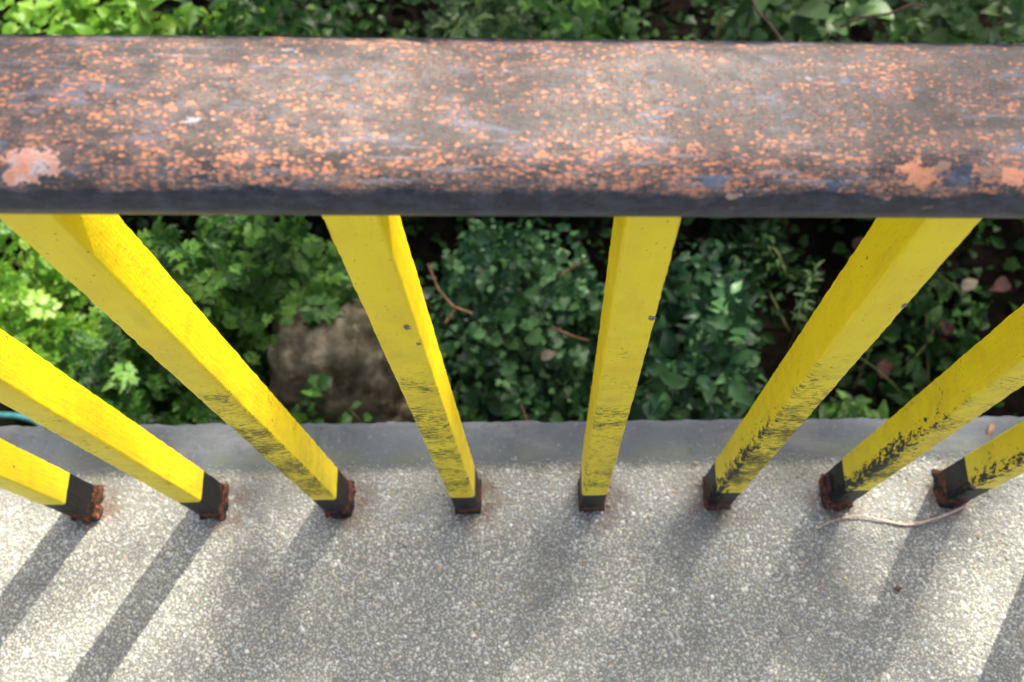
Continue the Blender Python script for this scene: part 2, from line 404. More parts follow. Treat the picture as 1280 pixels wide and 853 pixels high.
bm = bmesh.new()
vs = [bm.verts.new((x, EDGE(x) - .07 - yy, z)) for x in (-3, 3) for yy in (.008, .20) for z in (-.45, 1.112)]
for f in ((0, 1, 5, 4), (2, 6, 7, 3), (0, 2, 3, 1), (4, 5, 7, 6), (1, 3, 7, 5), (0, 4, 6, 2)): bm.faces.new([vs[i] for i in f])
bmesh.ops.recalc_face_normals(bm, faces=bm.faces)
m = bpy.data.meshes.new('wall_body'); bm.to_mesh(m); bm.free(); link('wall_body', m, mat_wall(), wall)

# lower ground
def gz(x, y):
    r = -1.46 + .05 * nz(x * 1.7, y * 1.7, 3) + .02 * nz(x * 6, y * 6, 8)
    if y > 2: r += .10 * (y - 2) if y < 12 else 1.0
    return r
gxs = np.concatenate([np.linspace(-60, -4, 12), np.arange(-3.9, 3.95, .08), np.linspace(4, 60, 12)])
gys = np.concatenate([[.06], np.arange(.10, 4.0, .08), np.linspace(4.2, 80, 16)])
V = [(x, y, gz(x, y)) for x in gxs for y in gys]; n = len(gys)
F = [(i * n + j, (i + 1) * n + j, (i + 1) * n + j + 1, i * n + j + 1) for i in range(len(gxs) - 1) for j in range(n - 1)]
tag(link('ground', mesh_py('ground', V, F), mat_soil()), kind='structure')

# ------------------------------------------------------------------ railing
RY = .019; RZ0, RX0, SL = .811, .014, -.064
RW, RT, RR = .0845, .038, .0188
def rail_z(x): return RZ0 + SL * (x - RX0)
PATCHES = []
def on_rail(px_, py_):                                 # local point of the rail's top surface under a pixel
    v = ray(px_, py_); best = None
    for t in np.linspace(.30, .62, 1600):
        p = CAM + v * t; lz = (p[2] - rail_z(p[0])); ly = p[1] - RY
        qx = max(abs(ly) - (RW / 2 - RR), 0); qz = max(abs(lz) - (RT / 2 - RR), 0)
        if math.hypot(qx, qz) <= RR: best = ((p[0] - RX0) / math.cos(math.atan(SL)), ly, lz); break
    return best
for (a, b, r, c1, c2) in [(38, 205, .0075, (.70, .36, .25), (.62, .50, .46)), (20, 222, .005, (.75, .34, .2), (.8, .5, .4)), (1152, 216, .0058, (.72, .30, .15), (.62, .26, .13)), (1172, 212, .0035, (.30, .18, .12), (.36, .20, .12)), (1235, 214, .0036, (.32, .19, .13), (.26, .15, .1)), (1262, 222, .0036, (.70, .3, .17), (.6, .25, .13)),
                          (892, 228, .0026, (.12, .14, .18), (.2, .22, .27)), (938, 176, .0020, (.42, .40, .40), (.32, .3, .3)), (1040, 232, .0024, (.06, .07, .10), (.1, .12, .16)), (536, 76, .0016, (.30, .32, .36), (.22, .24, .28)), (1195, 222, .0048, (.05, .055, .075), (.13, .14, .17)), (1150, 192, .0016, (.5, .48, .48), (.4, .38, .38)), (916, 244, .002, (.4, .28, .2), (.3, .2, .15))]:
    p = on_rail(a, b)
    if p: PATCHES.append((*p, r, c1, c2))
M_YEL, M_RUST, M_RAIL = mat_yellow(), mat_rust(), mat_rail()
railing = tag(empty('railing', (0, RY, 0)), 'metal railing of yellow bars under a worn black handrail', 'railing')

def rrect(wd, dp, r, nc):
    pts = []
    for (cx, cy, a0) in ((wd / 2 - r, dp / 2 - r, 0), (-wd / 2 + r, dp / 2 - r, 90), (-wd / 2 + r, -dp / 2 + r, 180), (wd / 2 - r, -dp / 2 + r, 270)):
        for k in range(nc + 1):
            a = rad(a0 + 90 * k / nc); pts.append((cx + r * math.cos(a), cy + r * math.sin(a)))
    return pts
# handrail: flattened tube with a faintly crowned top
sec = []
base_sec = rrect(RW, RT, RR, 7)
for i in range(len(base_sec)):
    a, b = base_sec[i], base_sec[(i + 1) % len(base_sec)]
    L = math.hypot(b[0] - a[0], b[1] - a[1]); k = max(1, int(L / .004))
    for q in range(k): sec.append((a[0] + (b[0] - a[0]) * q / k, a[1] + (b[1] - a[1]) * q / k))
V = []; F = []; ns = len(sec); xr = np.arange(-2.6, 2.601, .008)
for x in xr:
    for (a, b) in sec:
        crown = .0026 * (1 - (a / (RW / 2)) ** 2) if b > 0 else 0
        d = .00022 * nz(x * 35, a * 90, b * 90) + .00012 * nz(x * 140, a * 200, b * 200)
        V.append((x, a * (1 + d * 4), b + crown + d))
for i in range(len(xr) - 1):
    for k in range(ns): F.append((i * ns + k, i * ns + (k + 1) % ns, (i + 1) * ns + (k + 1) % ns, (i + 1) * ns + k))
F.append(tuple(range(ns))[::-1]); F.append(tuple((len(xr) - 1) * ns + k for k in range(ns)))
rail = link('handrail', mesh_py('handrail', V, F), M_RAIL, railing, (RX0, 0, RZ0))
rail.rotation_euler = (0, -math.atan(SL), 0)
tag(rail, 'black handrail with paint worn through to orange primer and grey metal')

CHIP = {3: (.35, .85, 1), 4: (.55, .8, -1), 5: (1.1, 1.0, -1), 6: (1.2, .85, -1), 7: (1.05, .75, -1), 8: (.9, .7, -1), 0: (.1, .35, 1), 1: (.15, .6, 1), 2: (.3, .95, 1)}
WS = {0: .85, 1: .7, 2: .8, 3: .5, 4: .35, 5: .4, 6: .8, 7: .85}
bsec = rrect(BW, BD, .0030, 4); nb = len(bsec)
for k in KS:
    x0 = BX[k]; top = rail_z(x0) - .002; zs = np.concatenate([np.arange(-.004, top - .004, .006), [top]])
    V = []; F = []
    for z in zs:
        bend = .0007 * nz(k * 7.1, z * 3)
        for (a, b) in bsec:
            corner = (abs(a) > BW / 2 - .003) and (abs(b) > BD / 2 - .003)
            d = .00030 * nz(k * 9 + a * 70, b * 70, z * 55) + (.00035 if corner else .0001) * nz(k * 3 + a * 300, b * 300, z * 170)
            V.append((a * (1 + d / .012) + bend, b * (1 + d / .016), z))
    for i in range(len(zs) - 1):
        for q in range(nb): F.append((i * nb + q, i * nb + (q + 1) % nb, (i + 1) * nb + (q + 1) % nb, (i + 1) * nb + q))
    bar = link('baluster', mesh_py('baluster', V, F), M_YEL, railing, (x0, BD / 2 - RY, 0))
    ch = CHIP.get(k, (.6, .7, -1)); bar['chip'], bar['dirt'], bar['chip_side'] = float(ch[0]), float(ch[1]), float(ch[2])
    # weld: a lumpy rusty collar where the bar meets the pavement
    V = []; F = []; nring = 40
    for j, (off, z) in enumerate([(-.001, .0150), (.0012, .0120), (.0032, .0065), (.0046, .0020), (.0052, -.003)]):
        for q in range(nring):
            t = 2 * math.pi * q / nring; ux, uy = math.cos(t), math.sin(t)
            sc = 1 / max(abs(ux) / (BW / 2), abs(uy) / (BD / 2)); n = nz(k * 5.3 + ux * 2.6, uy * 2.6, j * .5)
            lump = (1.0 + 1.3 * n) * WS.get(k, .8)
            o = off * lump if off > 0 else off
            V.append((ux * (sc + o), uy * (sc + o), z * WS.get(k, .8) * (1.1 + 1.3 * nz(k * 2.7 + ux * 3.2, uy * 3.2, 4)) if z > 0 else z))
    for j in range(4):
        for q in range(nring):
            q2 = (q + 1) % nring; F.append((j * nring + q2, j * nring + q, (j + 1) * nring + q, (j + 1) * nring + q2))
    link('weld_bead', mesh_py('weld_bead', V, F), M_RUST, bar)
    if k == 6:                                          # corroded lump with a hole on this bar's flank
        V = []; F = []
        for q in range(16):
            for j in range(7):
                t = 2 * math.pi * q / 16; p = 2 * math.pi * j / 7; rm = .0105 + .002 * nz(q * .7, 3); r2 = .0030
                V.append((-BW / 2 - .0015 + r2 * math.sin(p) * 1.2, .002 + (rm + r2 * math.cos(p)) * math.cos(t) * .9, 0.026 + (rm + r2 * math.cos(p)) * math.sin(t) * .9))
        for q in range(16):
            for j in range(7):
                F.append((q * 7 + j, q * 7 + (j + 1) % 7, ((q + 1) % 16) * 7 + (j + 1) % 7, ((q + 1) % 16) * 7 + j))
        tag(link('rust_blister', mesh_py('rust_blister', V, F), M_RUST, bar), 'bright orange rust ring at the bar foot')

M_SCAB = mat_noise('bare_chip', (.08, .04, .035), (.36, .26, .24), 500, .8, .5, .0006)
for (k, a, b, s_) in ((3, 509, 410, .0027), (3, 523, 430, .0018), (4, 815, 398, .0026), (5, 1131, 382, .0022)):
    bar = [o for o in railing.children if o.name.startswith('baluster')][KS.index(k)]
    v = ray(a, b); t = (-.0002 - CAM[1]) / v[1]; p = Vector(CAM + v * t) - Vector((BX[k], BD / 2, 0)); V = [(0, -.0005, 0)]; F = []
    for q in range(11):
        an = 6.283 * q / 11; rr_ = s_ * (1 + .9 * nz(q * 1.7 + a * .37, 2)); V.append((rr_ * math.cos(an) * .9, 0, rr_ * math.sin(an) * 1.6))
    F = [(0, 1 + (q + 1) % 11, 1 + q) for q in range(11)]
    c = link('paint_chip', mesh_py('paint_chip', V, F), M_SCAB, bar, p)

# ------------------------------------------------------------------ leaf shapes
def leaf_mesh_data(kind, seed):
    r = random.Random(seed); V = []; F = []
    def fan(outline, centre, fold, curl):
        i0 = len(V); pts = [centre] + outline
        for (x, y) in pts:
            d = math.hypot(x - centre[0], y - centre[1])
            V.append((x, y, fold * abs(x) - curl * (y - .3) ** 2 + .03 * r.uniform(-1, 1)))
        n = len(outline)
        for k in range(n): F.append((i0, i0 + 1 + (k + 1) % n, i0 + 1 + k))
    def mirror(half): return half + [(-x, y) for (x, y) in reversed(half) if abs(x) > 1e-6]
    j = lambda a: a * r.uniform(.9, 1.1)
    if kind == 'ivy':
        h = [(0, .06), (j(.20), -.10), (j(.42), j(.02)), (j(.40), .20), (j(.50), j(.42)), (j(.32), .54), (j(.20), .76), (0, j(.95))]
        fan(mirror(h), (0, .26), .22, .35)
    elif kind == 'heart':
        h = [(0, .05), (j(.16), -.08), (j(.36), .02), (j(.45), .24), (j(.38), .50), (j(.2), .78), (0, j(1.0))]
        fan(mirror(h), (0, .32), .28, .45)
    elif kind == 'ovate':
        h = [(0, 0), (j(.17), .12), (j(.27), .36), (j(.22), .64), (j(.10), .86), (0, 1.0)]
        fan(mirror(h), (0, .42), .30, .5)
    elif kind in ('cut', 'frond'):                                # deeply divided herb leaf
        def lobe(bx, by, ang, L, wd):
            c, s = math.cos(ang), math.sin(ang); i0 = len(V); z0 = r.uniform(-.03, .05)
            for (u, v, zz) in ((0, 0, 0), (wd * .8, L * .28, .05), (wd, L * .55, .07), (wd * .4, L * .62, .05), (wd * .35, L * .86, .04), (0, L, -.05), (-wd * .35, L * .86, .04), (-wd * .4, L * .62, .05), (-wd, L * .55, .07), (-wd * .8, L * .28, .05), (0, L * .5, 0)):
                V.append((bx + u * c + v * s, by - u * s + v * c, zz * L * 2 + z0 - .3 * (by + v * c - .3) ** 2))
            for k in range(10): F.append((i0 + 10, i0 + (k + 1) % 10, i0 + k))
        nar = .60 if kind == 'frond' else 1.0
        lobe(0, .40, j(.0), .62, .21 * nar)
        for (yy, an, L) in (((.42, .62, .50), (.24, .80, .52), (.08, 1.0, .40)) if kind == 'frond' else ((.42, .85, .42), (.22, 1.05, .40), (.05, 1.25, .26))):
            lobe(.01, yy, j(an), L * j(1.08), .155 * nar); lobe(-.01, yy, -j(an), L * j(1.08), .155 * nar)
    else:                                              # 'lance'
        h = [(0, 0), (j(.10), .14), (j(.16), .36), (j(.12), .66), (j(.05), .88), (0, 1.0)]
        fan(mirror(h), (0, .40), .35, .7)
    return np.array(V), np.array(F)
LEAF = {k: [leaf_mesh_data(k, 10 * i + 3) for i in range(5)] for k in ('ivy', 'heart', 'ovate', 'cut', 'frond', 'lance')}
ML = {
    'sunny': mat_leaf('bright_leaf', (.06, .17, .010), (.13, .29, .022), (.26, .42, .06), .40, .35, .36),
    'herb': mat_leaf('herb_leaf', (.009, .040, .005), (.019, .072, .008), (.12, .26, .04), .36, .26, .20),
    'ivy': mat_leaf('ivy_leaf', (.004, .022, .007), (.012, .052, .017), (.13, .27, .095), .30, .30, .14),
    'blue': mat_leaf('blue_green_leaf', (.004, .022, .008), (.013, .055, .019), (.11, .24, .09), .32, .30, .14),
    'heart': mat_leaf('grey_green_leaf', (.013, .046, .008), (.034, .092, .018), (.17, .27, .10), .36, .30, .20),
    'dark': mat_leaf('dark_leaf', (.006, .022, .005), (.013, .042, .008), (.035, .09, .016), .42, .15, .16),
}
M_STEM = mat_noise('green_stem', (.05, .08, .02), (.11, .13, .04), 60)
M_WOOD = mat_noise('brown_vine', (.09, .045, .024), (.22, .11, .06), 60)
SHARED = {}
def shared_leaf(kind, var, tq, mk):
    key = (kind, var, tq, mk)
    if key not in SHARED:
        V, F = LEAF[kind][var]; m = mesh_tris('leaf', V, F, tint=np.full(len(V), (tq + .5) / 4)); m.materials.append(ML[mk]); SHARED[key] = m
    return SHARED[key]
ALL = []                                               # every plant's leaves, sorted into parts once all are known
def frames(nrm, dirv):
    n = nrm / np.linalg.norm(nrm, axis=1, keepdims=True)
    y = dirv - (dirv * n).sum(1, keepdims=True) * n; y /= np.linalg.norm(y, axis=1, keepdims=True) + 1e-9
    x = np.cross(y, n); return np.stack([x, y, n], -1)   # columns
def shoot(r, base, tip, h, droop, n):
    b, t = np.array(base), np.array(tip); pts = []
    for i in range(n + 1):
        u = i / n; p = b * (1 - u) + t * u; p[2] += h * math.sin(math.pi * min(1, u * .62 + .02)) - droop * u ** 3
        pts.append(p)
    a, c = r.uniform(-1, 1), r.uniform(-1, 1)
    for i, p in enumerate(pts): u = i / n; p[0] += .05 * a * math.sin(3.1 * u); p[1] += .05 * c * math.sin(4 * u)
    return pts
def plant(name, label, cat, cx, cy, rx, ry, h, kind, mk, nsh, per, size, seed, group=None, parts=230, spread=.30, droop=.05, base_z=None, lift=.33, tintb=0., stems=6, wood=False, flat=.55):
    h += lift + .07; size *= 1.15; nsh = int(nsh * .82); per = max(6, int(per * .85))
    r = random.Random(seed); g0 = gz(cx, cy) if base_z is None else base_z
    root = tag(empty(name, (cx, cy, g0)), label, cat, group)
    P = []; N = []; D = []; Sz = []
    for s in range(nsh):
        th = r.uniform(0, 6.283); q = math.sqrt(r.random())
        b = (cx + rx * spread * r.uniform(-1, 1), cy + ry * spread * r.uniform(-1, 1), g0 - .01)
        dome = h * (1 - .55 * q * q) * (r.uniform(.4, 1) + .22 * nz(b[0] * 9 + math.cos(th) * 2.2, b[1] * 9 + math.sin(th) * 2.2, seed))
        tip = (cx + rx * q * math.cos(th), cy + ry * q * math.sin(th), g0 + dome * .45)
        pts = shoot(r, b, tip, dome * .62, droop, 10)
        if s < stems: tube('stem', [Vector(p) - root.location for p in pts], [.0042 * (1 - .6 * i / 10) for i in range(11)], M_WOOD if wood else M_STEM, root, 6, .1)
        for i in range(per):
            u = .42 + .58 * (i + r.random() * .6) / per; f = min(u, .999) * 10; a = int(f); p = pts[a] * (1 - (f - a)) + pts[a + 1] * (f - a)
            d = pts[a + 1] - pts[a]; d = d / (np.linalg.norm(d) + 1e-9); sd = np.cross(d, (0, 0, 1)); sgn = 1 if i % 2 else -1
            sl = size * min(1.9, r.lognormvariate(-.08, .33)) * (1.05 - .45 * u)
            dirv = d * .55 + sd * sgn * r.uniform(.5, 1.1) + np.array([r.uniform(-.35, .35), r.uniform(-.35, .35), r.uniform(-.25, .25)])
            outw = np.array([p[0] - cx, p[1] - cy, 0]) / max(rx, ry)
            P.append(p + dirv * .012); D.append(dirv); Sz.append(sl)
            N.append(np.array([0, 0, 1.0]) + outw * .5 + np.array([r.gauss(0, flat), r.gauss(0, flat) - .12, 0]))
    P = np.array(P); M = frames(np.array(N), np.array(D)); Sz = np.array(Sz)
    ALL.append(dict(root=root, P=P, M=M, S=Sz, kind=kind, mk=mk, var=np.array([r.randrange(5) for _ in P]), tq=np.array([min(3, max(0, int(r.gauss(1.5 + tintb, 1.1)))) for _ in P]), parts=parts))
    return root
def leaf_cloud(kind, P, M, S, var, tq):                # join many leaves into one triangle mesh
    Vs, Fs, Ts, off = [], [], [], 0
    for v in range(5):
        i = np.nonzero(var == v)[0]
        if not len(i): continue
        V, F = LEAF[kind][v]
        W = np.einsum('nij,vj->nvi', M[i], V) * S[i][:, None, None] + P[i][:, None]
        Vs.append(W.reshape(-1, 3)); Fs.append((F[None] + (np.arange(len(i)) * len(V))[:, None, None]).reshape(-1, 3) + off)
        Ts.append(np.repeat((tq[i] + .5) / 4, len(V))); off += len(i) * len(V)
    return np.concatenate(Vs), np.concatenate(Fs), np.concatenate(Ts)

def gp(px_, py_, z=-.85): p = at(px_, py_, z); return p[0], p[1]
# ------------------------------------------------------------------ plants below the wall
x, y = gp(110, 10); plant('leafy_bush', 'sunlit bush of small rounded yellow-green leaves beyond the handrail', 'bush', x, y, .50, .34, .46, 'heart', 'sunny', 120, 14, .046, 1, tintb=.5)
x, y = gp(40, 330); plant('leafy_bush', 'bright bushy weed with divided leaves next to the pale stones', 'bush', x, y, .30, .28, .34, 'cut', 'sunny', 60, 12, .068, 2, tintb=.1)
x, y = gp(120, 440); plant('leafy_herb', 'soft green herb with divided leaves near the teal hose', 'herb', x, y, .34, .24, .26, 'cut', 'herb', 110, 12, .060, 3, tintb=.2)
x, y = gp(285, 330); plant('leafy_herb', 'large green herb with divided leaves overhanging the rock', 'herb', x, y, .34, .26, .40, 'cut', 'herb', 165, 12, .062, 4, tintb=.6)
x, y = gp(340, 20); plant('leafy_bush', 'dark green small-leaved bush in shade between bright bush and fern-like plant', 'bush', x, y, .46, .38, .34, 'ovate', 'herb', 230, 13, .044, 5, tintb=-.7)
x, y = gp(385, 492, -.90); plant('small_weed', 'low weed with small lobed leaves growing against the foot of the rock', 'weed', x, y, .15, .07, .22, 'ivy', 'herb', 46, 9, .034, 6, parts=120, tintb=.3)
x, y = gp(640, 365); plant('ivy_plant', 'glossy dark ivy with small lobed leaves and brown woody stems', 'ivy', x, y, .29, .40, .33, 'ivy', 'ivy', 380, 14, .031, 7, parts=290, tintb=.55, wood=True, stems=12, flat=.75)
x, y = gp(600, 15); plant('leafy_bush', 'pale feathery plant with cut leaves beyond the handrail', 'bush', x, y, .17, .30, .40, 'cut', 'heart', 50, 12, .07, 8, tintb=.6)
x, y = gp(725, 10); plant('ivy_plant', 'light green ivy with curled glossy leaves beyond the handrail', 'ivy', x, y, .20, .36, .42, 'ivy', 'herb', 85, 13, .046, 9, tintb=1.0, wood=True)
x, y = gp(875, 400); plant('leafy_herb', 'tall blue-green herb with long drooping leaves beside the ivy', 'herb', x, y, .20, .30, .38, 'ovate', 'blue', 210, 13, .054, 10, tintb=.5, parts=260, flat=.95)
x, y = gp(1000, 10); plant('heart_leaved_vine', 'grey-green vine with heart-shaped leaves and bare brown twigs', 'vine', x, y, .28, .36, .46, 'heart', 'heart', 85, 12, .055, 12, tintb=.4, wood=True, stems=14)
x, y = gp(1220, 20); plant('heart_leaved_vine', 'broad pale vine of large heart-shaped leaves spilling over dark soil', 'vine', x, y, .30, .36, .42, 'heart', 'heart', 75, 12, .060, 13, tintb=.8, wood=True, stems=10)
x, y = gp(1160, 400, -1.25); plant('low_weed', 'sparse dark ground weed among dead leaves and bare soil', 'weed', x, y, .30, .26, .10, 'ovate', 'dark', 70, 9, .042, 14, tintb=.2, spread=.9, lift=.08)
x, y = gp(1075, 500, -1.1); plant('small_weed', 'small bright seedlings at the wall foot beside reddish dead leaf', 'weed', x, y, .12, .05, .10, 'ovate', 'herb', 18, 6, .042, 15, parts=90, tintb=1.0, spread=.8, lift=.2)
x, y = gp(960, 300, -1.2); plant('low_weed', 'dark creeping weed in deep shade behind the blue-green herb', 'weed', x, y, .16, .22, .12, 'ovate', 'dark', 40, 9, .04, 16, parts=120, tintb=-.5, spread=.8, lift=.1)
x, y = gp(560, 505, -.93); plant('small_weed', 'light green creeper with round leaves along the wall foot near ivy', 'weed', x, y, .14, .07, .16, 'ivy', 'herb', 28, 9, .036, 17, parts=120, tintb=1.0)

# parts: the leaves that show largest in view become leaf objects, the rest one mass per plant
px_all = []; 
for i, a in enumerate(ALL):
    cpt = a['P'] + a['M'][:, :, 1] * a['S'][:, None] * .45
    qx, qy, qd = project(cpt); px_all.append(np.stack([qx, qy, qd, np.full(len(qx), i), np.arange(len(qx))], 1))
A = np.concatenate(px_all); cell = (np.floor(A[:, 0] / 13) * 10000 + np.floor(A[:, 1] / 13)).astype(np.int64)
uc, inv = np.unique(cell, return_inverse=True); near = np.full(len(uc), 9e9); np.minimum.at(near, inv, A[:, 2])
score = np.array([ALL[int(i)]['S'][int(j)] for i, j in A[:, 3:5]]) / A[:, 2] * np.exp(-(A[:, 2] - near[inv]) / .05)
vis = (A[:, 0] > 0) & (A[:, 0] < 1280) & (A[:, 1] > 0) & (A[:, 1] < 527) & ~((A[:, 1] > 62) & (A[:, 1] < 268))
score[~vis] = -1
for i, a in enumerate(ALL):
    mine = np.nonzero(A[:, 3] == i)[0]; sc = score[mine]; order = np.argsort(-sc); top = [q for q in order[:a['parts']] if sc[q] > 0]
    rest = np.ones(len(mine), bool); rest[top] = False; root = a['root']; off = np.array(root.location)
    for q in top:
        o = bpy.data.objects.new('leaf', shared_leaf(a['kind'], int(a['var'][q]), int(a['tq'][q]), a['mk'])); C.objects.link(o); o.parent = root
        mm = Matrix([list(rw) for rw in a['M'][q] * a['S'][q]]).to_4x4(); mm.translation = Vector(a['P'][q] - off); o.matrix_local = mm
    V, F, T_ = leaf_cloud(a['kind'], (a['P'] - off)[rest], a['M'][rest], a['S'][rest], a['var'][rest], a['tq'][rest])
    tag(link('foliage', mesh_tris('foliage', V, F, tint=T_), ML[a['mk']], root), kind='stuff')

# uncountable low ground cover everywhere else on the bank
def cover(name, label, n, xr_, yr_, holes, kind, mk, size, zr, seed):
    g = np.random.default_rng(seed); P = np.stack([g.uniform(*xr_, n), g.uniform(*yr_, n), np.zeros(n)], 1)
    k = np.ones(n, bool)
    for (hx, hy, hr) in holes: k &= np.hypot(P[:, 0] - hx, P[:, 1] - hy) > hr * g.uniform(.7, 1.1, n)
    dn = np.array([nz(p[0] * 2.3, p[1] * 2.3, seed) for p in P]); k &= g.uniform(-.9, .5, n) < dn
    P = P[k]; n = len(P); P[:, 2] = [gz(p[0], p[1]) for p in P]; P[:, 2] += g.uniform(*zr, n) * (1 + dn[k])
    N = np.stack([g.normal(0, .5, n), g.normal(0, .5, n), np.ones(n)], 1); D = np.stack([g.normal(0, 1, n), g.normal(0, 1, n), g.normal(0, .2, n)], 1)
    V, F, T_ = leaf_cloud(kind, P, frames(N, D), size * g.uniform(.5, 1.2, n), g.integers(0, 5, n), g.integers(0, 4, n))
    tag(link(name, mesh_tris(name, V, F, tint=T_), ML[mk]), label, 'ground cover', kind='stuff')
rk = at(408, 440, -.86)
hole = [(rk[0], rk[1], .20), (*gp(1160, 380, -1.3), .22), (*gp(440, 320, -.95), .09), (*gp(1010, 310, -.95), .14)]
cover('ground_cover', 'low dark ground cover filling the bank below the wall', 9000, (-3.2, 3.2), (.14, 3.6), hole, 'ovate', 'dark', .045, (.0, .10), 5)
cover('ground_cover', 'dark creeping lobed-leaf ground cover between the taller plants', 7000, (-3.2, 3.2), (.14, 3.6), hole[:1] + hole[2:3], 'ivy', 'dark', .042, (.0, .07), 9)
OUT = ['heart-leaved bush on the bank well beyond the teal hose', 'divided-leaf bush on the bank past the bright sunlit bush', 'ivy clump on the bank next to the bright bushy weed',
       'heart-leaved bush on the bank just past the broad pale vine', 'divided-leaf bush on the bank past the bare soil', 'ivy clump on the bank at the far end under the tree']
for j, (xa, xb) in enumerate(((-3.4, -1.5), (1.55, 3.4))):
    for q in range(3):
        xx = xa + (xb - xa) * (q + .5) / 3; yy = .75 + .5 * ((q + j) % 2)
        plant('leafy_bush', OUT[j * 3 + q], 'bush', xx, yy, .38, .45, .38, ('heart', 'cut', 'ivy')[q], ('heart', 'herb', 'ivy')[q], 60, 12, .06, 40 + j * 3 + q, 'bushes farther along the bank')
for a in ALL[16:]:
    V, F, T_ = leaf_cloud(a['kind'], a['P'] - np.array(a['root'].location), a['M'], a['S'], a['var'], a['tq'])
    tag(link('foliage', mesh_tris('foliage', V, F, tint=T_), ML[a['mk']], a['root']), kind='stuff')

g = np.random.default_rng(77); n = 16000  # unseen leaf screen added to cut sky light and darken the bank foliage
P = np.stack([g.uniform(-7, 7, n), g.normal(3.9, .42, n), np.zeros(n)], 1)
top = np.array([.75 + .5 * nz(p[0] * .8, 1.1) + .3 * nz(p[0] * 2.6, 5) for p in P]); P[:, 2] = -1.3 + (top + 1.3) * g.random(n) ** .7
V, F, T_ = leaf_cloud('ovate', P, frames(np.stack([g.normal(0, .6, n), g.normal(-.3, .6, n), np.full(n, .8)], 1), g.normal(0, 1, (n, 3))), g.uniform(.09, .17, n), g.integers(0, 5, n), g.integers(0, 4, n))
tag(link('added_thicket', mesh_tris('added_thicket', V, F, tint=T_), ML['herb']), 'dense green leaf screen added out of view to darken the bank', 'added_thicket', kind='stuff')

# ------------------------------------------------------------------ rock, stones, dead leaves, twigs
def rock(name, label, c, r3, seed, mat, sub=5, amp=.22):
    bm = bmesh.new(); bmesh.ops.create_icosphere(bm, subdivisions=sub, radius=1)
    for v in bm.verts:
        n = v.co.normalized(); d = 1 + amp * nz(n.x * 1.3 + seed, n.y * 1.3, n.z * 1.3) + amp * .4 * nz(n.x * 4 + seed, n.y * 4, n.z * 4) + amp * .14 * nz(n.x * 13, n.y * 13 + seed, n.z * 13)
        v.co = Vector((n.x * r3[0], n.y * r3[1], n.z * r3[2])) * d
    m = bpy.data.meshes.new(name); bm.to_mesh(m); bm.free(); m.polygons.foreach_set('use_smooth', [True] * len(m.polygons))
    return tag(link(name, m, mat, None, c), label, 'rock')
def mat_rock():
    T = NT('mossy_stone'); pos = T.n('ShaderNodeNewGeometry').outputs['Position']
    col = T.ramp(T.noise(pos, 16, 6, .65), [(.30, (.03, .024, .015)), (.5, (.17, .145, .095)), (.64, (.34, .30, .21)), (.78, (.50, .45, .35))])
    col = T.mix(T.step(T.noise(pos, 34, 4, .6), .62, .70, 0, .8), col, (.38, .33, .25))
    col = T.mix(T.step(T.noise(pos, 12, 4), .50, .66, 0, .6), col, (.05, .055, .025))
    return T.done(T.bsdf(col, .9, T.bump(T.math('ADD', T.noise(pos, 90, 6, .75), T.noise(pos, 30, 4)), 1.0, .012), .15))
MRK = mat_rock()
rock('rock', 'rounded brown mossy rock lying between the herbs and the ivy', (rk[0] - .01, rk[1] + .09, -1.24), (.185, .20, .36), 9.7, MRK, 5, .24)
p = at(492, 516, -1.20); rock('stone', 'small tan stone beside the mossy rock at the wall foot', (p[0], p[1], -1.30), (.07, .05, .12), 4.7, MRK, 4)
M_DEAD = mat_noise('dead_leaf', (.025, .010, .008), (.075, .030, .022), 50); M_STRAW = mat_noise('straw_leaf', (.06, .05, .035), (.13, .11, .08), 50)
for (a, b, s, mt, lab) in ((1103, 474, .05, M_DEAD, 'reddish dead leaf on soil beside the bright seedlings'), (1068, 312, .04, M_DEAD, 'curled pinkish dead leaf in the shade behind yellow bar'),
                           (1203, 363, .045, M_STRAW, 'pale straw-coloured dead leaf lying on dark soil'), (1262, 352, .05, M_DEAD, 'broad brown dead leaf near the pale vine'), (1190, 420, .04, M_DEAD, 'small brown dead leaf amid the dark ground weed'), (676, 449, .03, M_STRAW, 'tiny straw-coloured dead leaf caught in the ivy')):
    p = at(a, b, -.72 if a == 676 else -1.33); V, F = LEAF['ovate'][int(a) % 5]
    m = mesh_tris('dead_leaf', V * s * np.array([1.5, 1.2, 1.6]), F); o = tag(link('dead_leaf', m, mt, None, p), lab, 'dead leaf')
    o.location.z = -.72 if a == 676 else -1.33; o.rotation_euler = (.25, -.2, a * .37)
# exposed woody stems in the ivy
ivy = ALL[6]['root']
for pp in ([(535, 330), (548, 362), (566, 383), (590, 392)], [(556, 404), (566, 392), (572, 385)], [(700, 345), (716, 334), (733, 328)], [(690, 410), (715, 420), (735, 426)]):
    tube('stem', [Vector(at(a, b, -.70 - .02 * math.sin(i * 2))) - ivy.location for i, (a, b) in enumerate(pp)], .0027, M_WOOD, ivy, 7, .12)
vine = ALL[10]['root']
M_TWIGW = mat_noise('grey_brown_twig', (.05, .032, .022), (.13, .085, .06), 60)
for pp in ([(930, -20), (948, 16), (962, 30), (978, 52), (985, 90)], [(1050, 34), (1075, 22), (1110, 18), (1140, 6), (1160, 8)]):
    tube('twig', [Vector(at(a, b, -.52)) - vine.location for a, b in pp], .0032, M_TWIGW, vine, 7, .15)
